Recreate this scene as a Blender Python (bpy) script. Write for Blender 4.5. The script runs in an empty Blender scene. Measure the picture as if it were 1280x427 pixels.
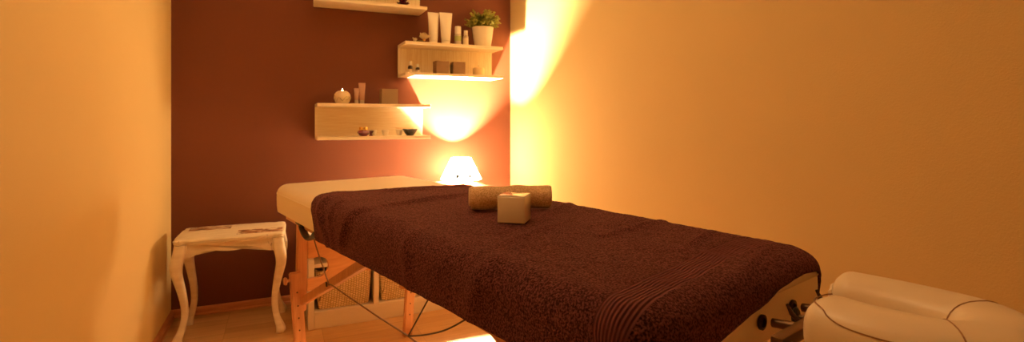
import bpy, bmesh, math, random
from mathutils import Vector, Matrix, noise
PI = math.pi
sc = bpy.context.scene
COL = sc.collection
random.seed(7)

# ------------------------------------------------------------------ materials
def new_mat(name):
    m = bpy.data.materials.new(name); m.use_nodes = True
    nt = m.node_tree
    return m, nt, nt.nodes['Principled BSDF']

def lin(c):  # sRGB 0-255 -> linear
    r = []
    for v in c:
        v /= 255.0
        r.append(v / 12.92 if v <= 0.04045 else ((v + 0.055) / 1.055) ** 2.4)
    return (*r, 1.0)

def plain(name, rgb, rough=0.5, metal=0.0, coat=0.0, trans=0.0, sss=0.0, bump=0.0, bscale=200.0, vary=0.0, vscale=6.0, sheen=0.0, spec=None):
    m, nt, b = new_mat(name)
    b.inputs['Base Color'].default_value = (*rgb, 1)
    b.inputs['Roughness'].default_value = rough
    b.inputs['Metallic'].default_value = metal
    b.inputs['Coat Weight'].default_value = coat
    b.inputs['Coat Roughness'].default_value = 0.08
    b.inputs['Transmission Weight'].default_value = trans
    b.inputs['Sheen Weight'].default_value = sheen
    if spec is not None: b.inputs['Specular IOR Level'].default_value = spec
    if sss:
        b.inputs['Subsurface Weight'].default_value = sss
        b.inputs['Subsurface Radius'].default_value = (0.02, 0.012, 0.006)
        b.inputs['Subsurface Scale'].default_value = 0.5
    tc = nt.nodes.new('ShaderNodeTexCoord')
    if vary:
        n = nt.nodes.new('ShaderNodeTexNoise'); n.inputs['Scale'].default_value = vscale; n.inputs['Detail'].default_value = 5
        nt.links.new(tc.outputs['Object'], n.inputs['Vector'])
        mx = nt.nodes.new('ShaderNodeMix'); mx.data_type = 'RGBA'
        mx.inputs['A'].default_value = (*[c * (1 - vary) for c in rgb], 1)
        mx.inputs['B'].default_value = (*[min(1, c * (1 + vary)) for c in rgb], 1)
        nt.links.new(n.outputs['Fac'], mx.inputs['Factor'])
        nt.links.new(mx.outputs['Result'], b.inputs['Base Color'])
    if bump:
        n = nt.nodes.new('ShaderNodeTexNoise'); n.inputs['Scale'].default_value = bscale; n.inputs['Detail'].default_value = 3
        nt.links.new(tc.outputs['Object'], n.inputs['Vector'])
        bp = nt.nodes.new('ShaderNodeBump'); bp.inputs['Strength'].default_value = bump; bp.inputs['Distance'].default_value = 0.004
        nt.links.new(n.outputs['Fac'], bp.inputs['Height'])
        nt.links.new(bp.outputs['Normal'], b.inputs['Normal'])
    return m

def wood(name, c1, c2, stretch=(1, 12, 12), scale=9.0, rough=0.45, coat=0.0, contrast=(0.3, 0.7)):
    """streaky grain running along the axis with the small stretch factor"""
    m, nt, b = new_mat(name)
    tc = nt.nodes.new('ShaderNodeTexCoord'); mp = nt.nodes.new('ShaderNodeMapping')
    mp.inputs['Scale'].default_value = stretch
    nt.links.new(tc.outputs['Object'], mp.inputs['Vector'])
    n = nt.nodes.new('ShaderNodeTexNoise'); n.inputs['Scale'].default_value = scale; n.inputs['Detail'].default_value = 6; n.inputs['Distortion'].default_value = 0.6
    nt.links.new(mp.outputs['Vector'], n.inputs['Vector'])
    r = nt.nodes.new('ShaderNodeValToRGB')
    r.color_ramp.elements[0].position = contrast[0]; r.color_ramp.elements[0].color = (*c1, 1)
    r.color_ramp.elements[1].position = contrast[1]; r.color_ramp.elements[1].color = (*c2, 1)
    nt.links.new(n.outputs['Fac'], r.inputs['Fac']); nt.links.new(r.outputs['Color'], b.inputs['Base Color'])
    bp = nt.nodes.new('ShaderNodeBump'); bp.inputs['Strength'].default_value = 0.15; bp.inputs['Distance'].default_value = 0.002
    nt.links.new(n.outputs['Fac'], bp.inputs['Height']); nt.links.new(bp.outputs['Normal'], b.inputs['Normal'])
    b.inputs['Roughness'].default_value = rough; b.inputs['Coat Weight'].default_value = coat
    return m

def emissive(name, rgb, strength):
    m, nt, b = new_mat(name)
    b.inputs['Base Color'].default_value = (*rgb, 1)
    b.inputs['Emission Color'].default_value = (*rgb, 1)
    b.inputs['Emission Strength'].default_value = strength
    return m

def mat_floor():
    m, nt, b = new_mat('laminate_floor')
    tc = nt.nodes.new('ShaderNodeTexCoord')
    br = nt.nodes.new('ShaderNodeTexBrick')
    br.offset = 0.37; br.offset_frequency = 1
    br.inputs['Color1'].default_value = (0.46, 0.27, 0.12, 1); br.inputs['Color2'].default_value = (0.60, 0.38, 0.18, 1)
    br.inputs['Mortar'].default_value = (0.30, 0.17, 0.07, 1)
    br.inputs['Scale'].default_value = 1.0; br.inputs['Mortar Size'].default_value = 0.0008
    br.inputs['Brick Width'].default_value = 0.42; br.inputs['Row Height'].default_value = 0.066; br.inputs['Bias'].default_value = 0.0
    nt.links.new(tc.outputs['Object'], br.inputs['Vector'])
    mp = nt.nodes.new('ShaderNodeMapping'); mp.inputs['Scale'].default_value = (1.5, 22, 1)
    nt.links.new(tc.outputs['Object'], mp.inputs['Vector'])
    n = nt.nodes.new('ShaderNodeTexNoise'); n.inputs['Scale'].default_value = 5; n.inputs['Detail'].default_value = 6
    nt.links.new(mp.outputs['Vector'], n.inputs['Vector'])
    mx = nt.nodes.new('ShaderNodeMix'); mx.data_type = 'RGBA'; mx.blend_type = 'OVERLAY'; mx.inputs['Factor'].default_value = 0.35
    nt.links.new(br.outputs['Color'], mx.inputs['A']); nt.links.new(n.outputs['Color'], mx.inputs['B'])
    bw = nt.nodes.new('ShaderNodeRGBToBW'); nt.links.new(n.outputs['Color'], bw.inputs['Color'])
    nt.links.new(bw.outputs['Val'], mx.inputs['B'])
    nt.links.new(mx.outputs['Result'], b.inputs['Base Color'])
    b.inputs['Roughness'].default_value = 0.34
    return m

def mat_terry(name, dark, light, uvband=False):
    m, nt, b = new_mat(name)
    tc = nt.nodes.new('ShaderNodeTexCoord')
    n = nt.nodes.new('ShaderNodeTexNoise'); n.inputs['Scale'].default_value = 285; n.inputs['Detail'].default_value = 3
    nt.links.new(tc.outputs['Object'], n.inputs['Vector'])
    r = nt.nodes.new('ShaderNodeValToRGB')
    r.color_ramp.elements[0].position = 0.40; r.color_ramp.elements[0].color = (*dark, 1)
    r.color_ramp.elements[1].position = 0.62; r.color_ramp.elements[1].color = (*light, 1)
    nt.links.new(n.outputs['Fac'], r.inputs['Fac'])
    bp = nt.nodes.new('ShaderNodeBump'); bp.inputs['Strength'].default_value = 0.9; bp.inputs['Distance'].default_value = 0.006
    height = n.outputs['Fac']; col = r.outputs['Color']
    if uvband:      # the woven flat band with ribs: UV.y is metres from the near hem, UV.x metres from the far hem
        uv = nt.nodes.new('ShaderNodeUVMap'); uv.uv_map = 'hem'
        sp = nt.nodes.new('ShaderNodeSeparateXYZ'); nt.links.new(uv.outputs['UV'], sp.inputs['Vector'])
        def mth(op, a, bb=None, c=None):
            q = nt.nodes.new('ShaderNodeMath'); q.operation = op
            for i, v in enumerate((a, bb, c)):
                if v is None: continue
                if isinstance(v, (int, float)): q.inputs[i].default_value = v
                else: nt.links.new(v, q.inputs[i])
            return q.outputs[0]
        near = mth('COMPARE', sp.outputs['Y'], 0.128, 0.029)
        far = mth('COMPARE', sp.outputs['X'], 0.062, 0.016)
        mask = mth('MAXIMUM', near, far)
        ribs = mth('SINE', mth('MULTIPLY', mth('ADD', sp.outputs['Y'], sp.outputs['X']), 0.0))
        wave = mth('MULTIPLY_ADD', mth('SINE', mth('MULTIPLY', sp.outputs['Y'], 2 * PI / 0.0065)), 0.5, 0.5)
        mh = nt.nodes.new('ShaderNodeMix'); mh.data_type = 'FLOAT'
        nt.links.new(mask, mh.inputs['Factor']); nt.links.new(n.outputs['Fac'], mh.inputs['A']); nt.links.new(mth('MULTIPLY', wave, 0.9), mh.inputs['B'])
        height = mh.outputs['Result']
        mc = nt.nodes.new('ShaderNodeMix'); mc.data_type = 'RGBA'
        nt.links.new(mask, mc.inputs['Factor']); nt.links.new(col, mc.inputs['A'])
        mc.inputs['B'].default_value = (*[0.75 * (x + y) for x, y in zip(dark, light)], 1)
        col = mc.outputs['Result']
    nt.links.new(col, b.inputs['Base Color'])
    nt.links.new(height, bp.inputs['Height']); nt.links.new(bp.outputs['Normal'], b.inputs['Normal'])
    b.inputs['Roughness'].default_value = 0.95
    b.inputs['Specular IOR Level'].default_value = 0.1
    b.inputs['Sheen Weight'].default_value = 0.35; b.inputs['Sheen Roughness'].default_value = 0.5
    b.inputs['Sheen Tint'].default_value = (*[min(1, 2.5 * x) for x in light], 1)
    return m

def mat_distressed(name, patches=False):
    m, nt, b = new_mat(name)
    tc = nt.nodes.new('ShaderNodeTexCoord')
    def nz(scale, st=(1, 1, 1), detail=5):
        mp = nt.nodes.new('ShaderNodeMapping'); mp.inputs['Scale'].default_value = st
        nt.links.new(tc.outputs['Object'], mp.inputs['Vector'])
        n = nt.nodes.new('ShaderNodeTexNoise'); n.inputs['Scale'].default_value = scale; n.inputs['Detail'].default_value = detail
        nt.links.new(mp.outputs['Vector'], n.inputs['Vector']); return n.outputs['Fac']
    def ramp(fac, p0, c0, p1, c1):
        r = nt.nodes.new('ShaderNodeValToRGB')
        r.color_ramp.elements[0].position = p0; r.color_ramp.elements[0].color = c0
        r.color_ramp.elements[1].position = p1; r.color_ramp.elements[1].color = c1
        nt.links.new(fac, r.inputs['Fac']); return r.outputs['Color']
    def mix(f, a, bb):
        x = nt.nodes.new('ShaderNodeMix'); x.data_type = 'RGBA'
        for s, v in (('Factor', f), ('A', a), ('B', bb)):
            if isinstance(v, tuple): x.inputs[s].default_value = v
            else: nt.links.new(v, x.inputs[s])
        return x.outputs['Result']
    base = ramp(nz(14, (1, 3, 3)), 0.3, (0.70, 0.61, 0.46, 1), 0.65, (0.82, 0.75, 0.60, 1))
    geo = nt.nodes.new('ShaderNodeNewGeometry')
    chips = ramp(nz(42, (1, 1, 0.35)), 0.64, (0, 0, 0, 1), 0.70, (1, 1, 1, 1))
    edge = ramp(geo.outputs['Pointiness'], 0.53, (0, 0, 0, 1), 0.60, (1, 1, 1, 1))
    chip = nt.nodes.new('ShaderNodeMath'); chip.operation = 'MULTIPLY'
    nt.links.new(chips, chip.inputs[0]); nt.links.new(edge, chip.inputs[1])
    col = mix(chip.outputs[0], base, (0.16, 0.07, 0.03, 1))
    if patches:     # two worn pasted-on picture strips on the top
        sp = nt.nodes.new('ShaderNodeSeparateXYZ'); nt.links.new(tc.outputs['Object'], sp.inputs['Vector'])
        def rect(x0, x1, y0, y1):
            outs = []
            for ch, (a, c) in (('X', (x0, x1)), ('Y', (y0, y1))):
                q = nt.nodes.new('ShaderNodeMath'); q.operation = 'COMPARE'
                nt.links.new(sp.outputs[ch], q.inputs[0]); q.inputs[1].default_value = (a + c) / 2; q.inputs[2].default_value = abs(c - a) / 2
                outs.append(q.outputs[0])
            q = nt.nodes.new('ShaderNodeMath'); q.operation = 'MULTIPLY'; nt.links.new(outs[0], q.inputs[0]); nt.links.new(outs[1], q.inputs[1])
            return q.outputs[0]
        a, c = rect(-0.20, -0.02, 0.055, 0.135), rect(0.02, 0.215, -0.105, -0.005)
        q = nt.nodes.new('ShaderNodeMath'); q.operation = 'MAXIMUM'; nt.links.new(a, q.inputs[0]); nt.links.new(c, q.inputs[1])
        pic = ramp(nz(30, (1, 2.2, 1)), 0.38, (0.06, 0.018, 0.008, 1), 0.62, (0.42, 0.18, 0.07, 1))
        wear = ramp(nz(22, (1, 2, 1)), 0.50, (1, 1, 1, 1), 0.60, (0, 0, 0, 1))
        w = nt.nodes.new('ShaderNodeMath'); w.operation = 'MULTIPLY'; nt.links.new(q.outputs[0], w.inputs[0]); nt.links.new(wear, w.inputs[1])
        col = mix(w.outputs[0], col, pic)
    nt.links.new(col, b.inputs['Base Color'])
    b.inputs['Roughness'].default_value = 0.6
    return m

def mat_wicker():
    m, nt, b = new_mat('woven_rattan')
    tc = nt.nodes.new('ShaderNodeTexCoord')
    sp = nt.nodes.new('ShaderNodeSeparateXYZ'); nt.links.new(tc.outputs['Object'], sp.inputs['Vector'])
    ad = nt.nodes.new('ShaderNodeMath'); ad.operation = 'ADD'; nt.links.new(sp.outputs['X'], ad.inputs[0]); nt.links.new(sp.outputs['Y'], ad.inputs[1])
    cb = nt.nodes.new('ShaderNodeCombineXYZ'); nt.links.new(sp.outputs['Z'], cb.inputs['X']); nt.links.new(ad.outputs[0], cb.inputs['Y'])
    br = nt.nodes.new('ShaderNodeTexBrick'); nt.links.new(cb.outputs[0], br.inputs['Vector'])
    br.offset = 0.5
    br.inputs['Scale'].default_value = 1; br.inputs['Brick Width'].default_value = 0.011; br.inputs['Row Height'].default_value = 0.0125
    br.inputs['Mortar Size'].default_value = 0.0016; br.inputs['Mortar Smooth'].default_value = 0.8
    br.inputs['Color1'].default_value = (0.72, 0.56, 0.30, 1); br.inputs['Color2'].default_value = (0.86, 0.70, 0.42, 1); br.inputs['Mortar'].default_value = (0.30, 0.18, 0.07, 1)
    nt.links.new(br.outputs['Color'], b.inputs['Base Color'])
    bp = nt.nodes.new('ShaderNodeBump'); bp.invert = True; bp.inputs['Strength'].default_value = 0.9; bp.inputs['Distance'].default_value = 0.004
    nt.links.new(br.outputs['Fac'], bp.inputs['Height']); nt.links.new(bp.outputs['Normal'], b.inputs['Normal'])
    b.inputs['Roughness'].default_value = 0.65
    return m

def mat_shade():
    """thin white fabric that lets the bulb through, with small dark petal motifs near the lower rim"""
    m, nt, b = new_mat('shade_fabric')
    out = nt.nodes['Material Output']
    tc = nt.nodes.new('ShaderNodeTexCoord')
    sp = nt.nodes.new('ShaderNodeSeparateXYZ'); nt.links.new(tc.outputs['Object'], sp.inputs['Vector'])
    def mth(op, a, bb=None, c=None):
        q = nt.nodes.new('ShaderNodeMath'); q.operation = op
        for i, v in enumerate((a, bb, c)):
            if v is None: continue
            if isinstance(v, (int, float)): q.inputs[i].default_value = v
            else: nt.links.new(v, q.inputs[i])
        return q.outputs[0]
    ang = mth('ARCTAN2', sp.outputs['Y'], sp.outputs['X'])
    k = 9
    fr = mth('SUBTRACT', mth('FRACT', mth('MULTIPLY_ADD', ang, k / (2 * PI), 0.5)), 0.5)
    dx = mth('MULTIPLY', fr, 2 * PI * 0.11 / k)
    dz = mth('SUBTRACT', sp.outputs['Z'], SHADE_Z0 + 0.027)
    d = mth('ADD', mth('POWER', mth('DIVIDE', dx, 0.0105), 2), mth('POWER', mth('DIVIDE', dz, 0.0120), 2))
    mask = mth('LESS_THAN', d, 1.0)
    mx = nt.nodes.new('ShaderNodeMix'); mx.data_type = 'RGBA'
    mx.inputs['A'].default_value = (0.85, 0.80, 0.70, 1); mx.inputs['B'].default_value = (0.00012, 0.00005, 0.00002, 1)
    nt.links.new(mask, mx.inputs['Factor'])
    df = nt.nodes.new('ShaderNodeBsdfDiffuse'); tr = nt.nodes.new('ShaderNodeBsdfTranslucent')
    nt.links.new(mx.outputs['Result'], df.inputs['Color']); nt.links.new(mx.outputs['Result'], tr.inputs['Color'])
    ms = nt.nodes.new('ShaderNodeMixShader'); ms.inputs[0].default_value = 0.06
    nt.links.new(df.outputs[0], ms.inputs[1]); nt.links.new(tr.outputs[0], ms.inputs[2])
    # the lit fabric glows; the motifs glow less
    em = nt.nodes.new('ShaderNodeEmission'); em.inputs['Color'].default_value = (1.0, 0.69, 0.37, 1)
    nt.links.new(mth('MULTIPLY_ADD', mask, -0.9975 * SHADE_GLOW, SHADE_GLOW), em.inputs['Strength'])
    ad = nt.nodes.new('ShaderNodeAddShader'); nt.links.new(ms.outputs[0], ad.inputs[0]); nt.links.new(em.outputs[0], ad.inputs[1])
    nt.links.new(ad.outputs[0], out.inputs['Surface'])
    return m

SHADE_GLOW = 90.0
SHADE_Z0, SHADE_Z1, SHADE_R0, SHADE_R1 = 0.245, 0.373, 0.122, 0.058   # heights above the cabinet top

M = {}
M['wall'] = plain('warm_cream_paint', (0.72, 0.55, 0.255), 0.85, bump=0.2, bscale=250, vary=0.03, vscale=2.5, spec=0.2)
M['back'] = plain('red_brown_paint', (0.135, 0.041, 0.020), 0.75, bump=0.12, bscale=200, spec=0.25)
M['ceil'] = plain('ceiling_paint', (0.42, 0.34, 0.24), 0.9)
M['floor'] = mat_floor()
M['skirt'] = wood('skirting_wood', (0.40, 0.14, 0.055), (0.56, 0.24, 0.10), (1, 10, 10), 8, 0.4)
M['skirt_y'] = wood('skirting_wood_side', (0.40, 0.14, 0.055), (0.56, 0.24, 0.10), (10, 1, 10), 8, 0.4)
M['beech'] = wood('beech_wood', (0.45, 0.205, 0.085), (0.60, 0.30, 0.13), (9, 9, 1), 7, 0.38)
M['beech_x'] = wood('beech_ply', (0.56, 0.28, 0.115), (0.70, 0.38, 0.17), (1, 9, 9), 7, 0.38)
M['vinyl'] = plain('cream_vinyl', (0.87, 0.77, 0.60), 0.36, bump=0.06, bscale=420, spec=0.5)
M['seam'] = plain('brown_stitching', (0.30, 0.16, 0.07), 0.7)
M['towel'] = mat_terry('brown_terry', (0.018, 0.006, 0.007), (0.165, 0.058, 0.060), True)
M['roll'] = mat_terry('tan_terry', (0.68, 0.44, 0.22), (0.95, 0.72, 0.45))
M['maple_h'] = wood('pale_maple_across', (0.80, 0.68, 0.49), (0.91, 0.83, 0.66), (1.2, 20, 20), 8, 0.4)
M['maple_v'] = wood('pale_maple_upright', (0.80, 0.68, 0.49), (0.91, 0.83, 0.66), (34, 20, 0.8), 8, 0.4, contrast=(0.42, 0.56))
M['white'] = plain('white_lacquer', (0.80, 0.75, 0.66), 0.4)
M['ceramic'] = plain('white_ceramic', (0.84, 0.79, 0.70), 0.3)
M['wax'] = plain('cream_wax', (0.86, 0.70, 0.42), 0.45, sss=0.3)
M['cube'] = plain('cream_glazed_ceramic', (0.88, 0.80, 0.65), 0.22, coat=0.6)
M['cubetop'] = plain('polished_cream_top', (0.78, 0.68, 0.52), 0.06, coat=1.0)
M['tube'] = plain('white_tube_plastic', (0.82, 0.78, 0.70), 0.35)
M['cap'] = plain('white_cap_plastic', (0.86, 0.82, 0.74), 0.3)
M['amber'] = plain('dark_brown_glass', (0.025, 0.010, 0.006), 0.12)
M['label'] = plain('cream_paper_label', (0.72, 0.62, 0.48), 0.7)
M['green'] = plain('pale_green_label', (0.36, 0.40, 0.14), 0.6)
M['silver'] = plain('silver_plastic', (0.55, 0.48, 0.42), 0.3, metal=0.4)
M['soil'] = plain('dark_soil', (0.05, 0.03, 0.02), 0.95, bump=0.6, bscale=150)
M['leaf'] = plain('small_green_leaves', (0.31, 0.32, 0.055), 0.5, vary=0.65, vscale=45)
M['twig'] = plain('green_twig', (0.14, 0.17, 0.04), 0.7)
M['brownbox'] = plain('brown_frosted_board', (0.20, 0.115, 0.06), 0.7, bump=0.2, bscale=240, vary=0.2, vscale=40)
M['taupe'] = plain('taupe_frosted_glass', (0.27, 0.19, 0.115), 0.55, vary=0.12, vscale=14)
M['pink'] = plain('rose_tube_plastic', (0.50, 0.30, 0.24), 0.3, metal=0.25)
M['purple'] = plain('purple_glass', (0.17, 0.035, 0.075), 0.12, coat=0.5)
M['plum'] = plain('plum_glass_petals', (0.10, 0.014, 0.045), 0.25, coat=0.4)
M['gold'] = plain('gold_metal', (0.80, 0.52, 0.18), 0.22, metal=1.0)
M['black'] = plain('black_glaze', (0.02, 0.016, 0.013), 0.18)
M['blackpl'] = plain('black_plastic', (0.018, 0.014, 0.012), 0.4)
M['steel'] = plain('dark_bronzed_steel', (0.17, 0.10, 0.055), 0.38, metal=0.75)
M['cable'] = plain('steel_cable', (0.20, 0.13, 0.08), 0.4, metal=0.6)
M['cableblk'] = plain('black_coated_cable', (0.04, 0.025, 0.02), 0.5)
M['screw'] = plain('dark_screw', (0.06, 0.03, 0.015), 0.4, metal=0.5)
M['mosaic'] = plain('pale_shell_mosaic', (0.78, 0.66, 0.47), 0.35, sss=0.2)
M['vein'] = plain('olive_mosaic_line', (0.30, 0.22, 0.08), 0.5)
M['flame'] = emissive('candle_flame', (1.0, 0.62, 0.22), 90.0)
M['wick'] = plain('burnt_wick', (0.02, 0.015, 0.01), 0.9)
M['bulb'] = emissive('lit_bulb', (1.0, 0.69, 0.38), 100000.0)
M['petal'] = plain('cream_petal', (0.86, 0.76, 0.56), 0.5)
M['petalheart'] = plain('yellow_flower_heart', (0.75, 0.42, 0.10), 0.5)
M['distress'] = mat_distressed('worn_white_paint')
M['distresstop'] = mat_distressed('worn_white_top', True)
M['wicker'] = mat_wicker()
M['shade'] = mat_shade()

# ------------------------------------------------------------------ mesh helpers
def box(bm, x0, x1, y0, y1, z0, z1, bev=0.0, seg=2, mtx=None):
    r = bmesh.ops.create_cube(bm, size=1.0)
    vs = r['verts']
    for v in vs:
        v.co = Vector(((x0 + x1) / 2 + v.co.x * (x1 - x0), (y0 + y1) / 2 + v.co.y * (y1 - y0), (z0 + z1) / 2 + v.co.z * (z1 - z0)))
    if mtx is not None:
        for v in vs: v.co = mtx @ v.co
    if bev:
        es = {e for v in vs for e in v.link_edges}
        bmesh.ops.bevel(bm, geom=list(es), offset=bev, segments=seg, profile=0.5, affect='EDGES')
    return bm

def nb(): return bmesh.new()

def lathe(bm, prof, seg=32, cx=0, cy=0, wob=None):
    """prof: list of (radius, z); closes on the axis where radius is 0"""
    rings = []
    for r, z in prof:
        if r <= 1e-6: rings.append([bm.verts.new((cx, cy, z))])
        else:
            ring = []
            for i in range(seg):
                a = 2 * PI * i / seg
                rr = r * (wob(a, z) if wob else 1)
                ring.append(bm.verts.new((cx + rr * math.cos(a), cy + rr * math.sin(a), z)))
            rings.append(ring)
    for a, b in zip(rings, rings[1:]):
        for i in range(seg):
            j = (i + 1) % seg
            if len(a) == 1 and len(b) == 1: continue
            if len(a) == 1: bm.faces.new((a[0], b[j], b[i]))
            elif len(b) == 1: bm.faces.new((a[i], a[j], b[0]))
            else: bm.faces.new((a[i], a[j], b[j], b[i]))
    return bm

def loft(bm, sections, cap=True, closed=False):
    rings = [[bm.verts.new(p) for p in s] for s in sections]
    n = len(rings[0])
    pairs = list(zip(rings, rings[1:]))
    if closed: pairs.append((rings[-1], rings[0]))
    for a, b in pairs:
        for i in range(n):
            j = (i + 1) % n
            bm.faces.new((a[i], a[j], b[j], b[i]))
    if cap and not closed:
        bm.faces.new(list(reversed(rings[0]))); bm.faces.new(rings[-1])
    return bm

def frames(pts, up=Vector((0, 0, 1))):
    out = []
    for i, p in enumerate(pts):
        a = pts[max(i - 1, 0)]; b = pts[min(i + 1, len(pts) - 1)]
        t = (b - a).normalized()
        s = t.cross(up)
        if s.length < 1e-4: s = t.cross(Vector((0, 1, 0)))
        s.normalize(); n = s.cross(t).normalized()
        out.append((t, s, n))
    return out

def tube(bm, pts, rad, seg=8, flat=1.0, up=Vector((0, 0, 1)), power=2.0, cap=True):
    pts = [Vector(p) for p in pts]
    if not hasattr(rad, '__len__'): rad = [rad] * len(pts)
    secs = []
    for p, (t, s, n), r in zip(pts, frames(pts, up), rad):
        ring = []
        for i in range(seg):
            a = 2 * PI * (i + 0.5) / seg
            c, d = math.cos(a), math.sin(a)
            c = math.copysign(abs(c) ** (2 / power), c); d = math.copysign(abs(d) ** (2 / power), d)
            ring.append(p + s * (r * c) + n * (r * flat * d))
        secs.append(ring)
    return loft(bm, secs, cap)

def prism(bm, outline, axis='y', a=0.0, b=0.01):
    """outline points in the plane across `axis`; (u,v) -> y: (x,z), x: (y,z), z: (x,y)"""
    def P(u, v, w):
        return (u, w, v) if axis == 'y' else (w, u, v) if axis == 'x' else (u, v, w)
    A = [bm.verts.new(P(u, v, a)) for u, v in outline]; B = [bm.verts.new(P(u, v, b)) for u, v in outline]
    n = len(A)
    bm.faces.new(A); bm.faces.new(list(reversed(B)))
    for i in range(n): bm.faces.new((A[i], B[i], B[(i + 1) % n], A[(i + 1) % n]))
    return bm

def spline(ctrl, n=8):
    """Catmull-Rom through control points (tuples of any length)"""
    c = [ctrl[0]] + list(ctrl) + [ctrl[-1]]
    out = []
    for i in range(1, len(c) - 2):
        for k in range(n):
            t = k / n
            out.append(tuple(0.5 * (2 * b + (cc - a) * t + (2 * a - 5 * b + 4 * cc - d) * t * t + (3 * b - a - 3 * cc + d) * t ** 3)
                             for a, b, cc, d in zip(c[i - 1], c[i], c[i + 1], c[i + 2])))
    out.append(tuple(ctrl[-1]))
    return out

def obj(name, bm, mat, parent=None, smooth=40, loc=None, rot=None):
    bmesh.ops.recalc_face_normals(bm, faces=bm.faces)
    me = bpy.data.meshes.new(name); bm.to_mesh(me); bm.free()
    if smooth:
        for p in me.polygons: p.use_smooth = True
        me.set_sharp_from_angle(angle=math.radians(smooth))
    o = bpy.data.objects.new(name, me); COL.objects.link(o)
    me.materials.append(mat)
    if parent: o.parent = parent
    if loc: o.location = loc
    if rot: o.rotation_euler = rot
    return o

def tag(o, label, cat, group=None):
    o['label'] = label; o['category'] = cat
    if group: o['group'] = group
    return o

def thing(name, label, cat, loc=(0, 0, 0), rz=0.0, group=None):
    o = bpy.data.objects.new(name, None); COL.objects.link(o)
    o.empty_display_size = 0.05
    o.location = loc; o.rotation_euler = (0, 0, rz)
    return tag(o, label, cat, group)

def struct(name, bm, mat, smooth=40):
    o = obj(name, bm, mat, None, smooth); o['kind'] = 'structure'; return o

def dup_tree(root, loc, rz, label):
    r = root.copy(); COL.objects.link(r); r.location = loc; r.rotation_euler = (0, 0, rz); r['label'] = label
    for ch in list(root.children):
        c = ch.copy(); COL.objects.link(c); c.parent = r
        for g in list(ch.children):
            d = g.copy(); COL.objects.link(d); d.parent = c
    return r

# ------------------------------------------------------------------ the room
RW, RL, RH = 1.882, 4.25, 2.45
struct('floor', box(nb(), -0.05, RW + 0.05, -RL - 0.05, 0.05, -0.05, 0), M['floor'], 0)
struct('ceiling', box(nb(), -0.05, RW + 0.05, -RL - 0.05, 0.05, RH, RH + 0.05), M['ceil'], 0)
struct('wall_left', box(nb(), -0.05, 0, -RL, 0, 0, RH), M['wall'], 0)
struct('wall_right', box(nb(), RW, RW + 0.05, -RL, 0, 0, RH), M['wall'], 0)
struct('wall_back', box(nb(), 0, RW, 0, 0.05, 0, RH), M['back'], 0)
struct('wall_front', box(nb(), 0, RW, -RL - 0.05, -RL, 0, RH), M['wall'], 0)
SK = [(0, 0), (0.018, 0), (0.018, 0.006), (0.013, 0.012), (0.013, 0.028), (0.009, 0.036), (0.003, 0.040), (0, 0.040)]
struct('baseboard_back', prism(nb(), [(-u, v) for u, v in SK], 'x', 0.0, RW), M['skirt'], 30)
struct('baseboard_left', prism(nb(), SK, 'y', -RL, -0.0), M['skirt_y'], 30)
struct('baseboard_right', prism(nb(), [(RW - u, v) for u, v in SK], 'y', -RL, -0.0), M['skirt_y'], 30)

# ------------------------------------------------------------------ massage table
TO, TR = (0.994, -1.515, 0.0), math.radians(13.62)
TW, TL, ZT, ZB = 0.30, 0.9575, 0.735, 0.612
YO = -0.0125      # the pad reaches a little further at the headrest end
table = thing('massage_table', 'folding massage table with cream padded top on beech wood legs', 'massage table', TO, TR)

def rrect(hx, hy, R, n=10):
    pts = []
    for sx, sy, a0 in ((1, 1, 0), (-1, 1, 90), (-1, -1, 180), (1, -1, 270)):
        for k in range(n + 1):
            a = math.radians(a0 + 90 * k / n)
            pts.append((sx * (hx - R) + R * math.cos(a), sy * (hy - R) + R * math.sin(a)))
    return pts

bm = nb()
PR = 0.062
prof = [(-0.012, ZB), (0.0, ZB + 0.006), (0.003, ZB + 0.03), (0.004, ZB + 0.06), (0.003, ZT - 0.045)]
for k in range(1, 9):
    a = PI / 2 * k / 8
    prof.append((0.003 - 0.04 * (1 - math.cos(a)), ZT - 0.045 + 0.040 * math.sin(a)))
prof += [(-0.075, ZT - 0.0025), (-0.14, ZT - 0.001), (-0.22, ZT)]
secs = []
for off, z in prof:
    R = max(PR + off, 0.02)
    secs.append([(x, y + YO, z) for x, y in rrect(TW + off, TL + off, min(R, TW + off - 0.005))])
loft(bm, secs)
cush = obj('padded_top', bm, M['vinyl'], table, 50)
bm = nb()
loopz = [(x, y + YO, ZT - 0.040) for x, y in rrect(TW + 0.0035, TL + 0.0035, PR + 0.0035)]
# stitched piping right round the pad
ring = [Vector(p) for p in loopz]
rs = []
for i, p in enumerate(ring):
    t = (ring[(i + 1) % len(ring)] - ring[i - 1]).normalized(); s = t.cross(Vector((0, 0, 1))).normalized()
    rs.append([p + s * (0.0016 * math.cos(q)) + Vector((0, 0, 0.0016 * math.sin(q))) for q in (0, PI / 2, PI, 3 * PI / 2)])
loft(bm, rs, False, True)
obj('piping', bm, M['vinyl'], cush)

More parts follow.
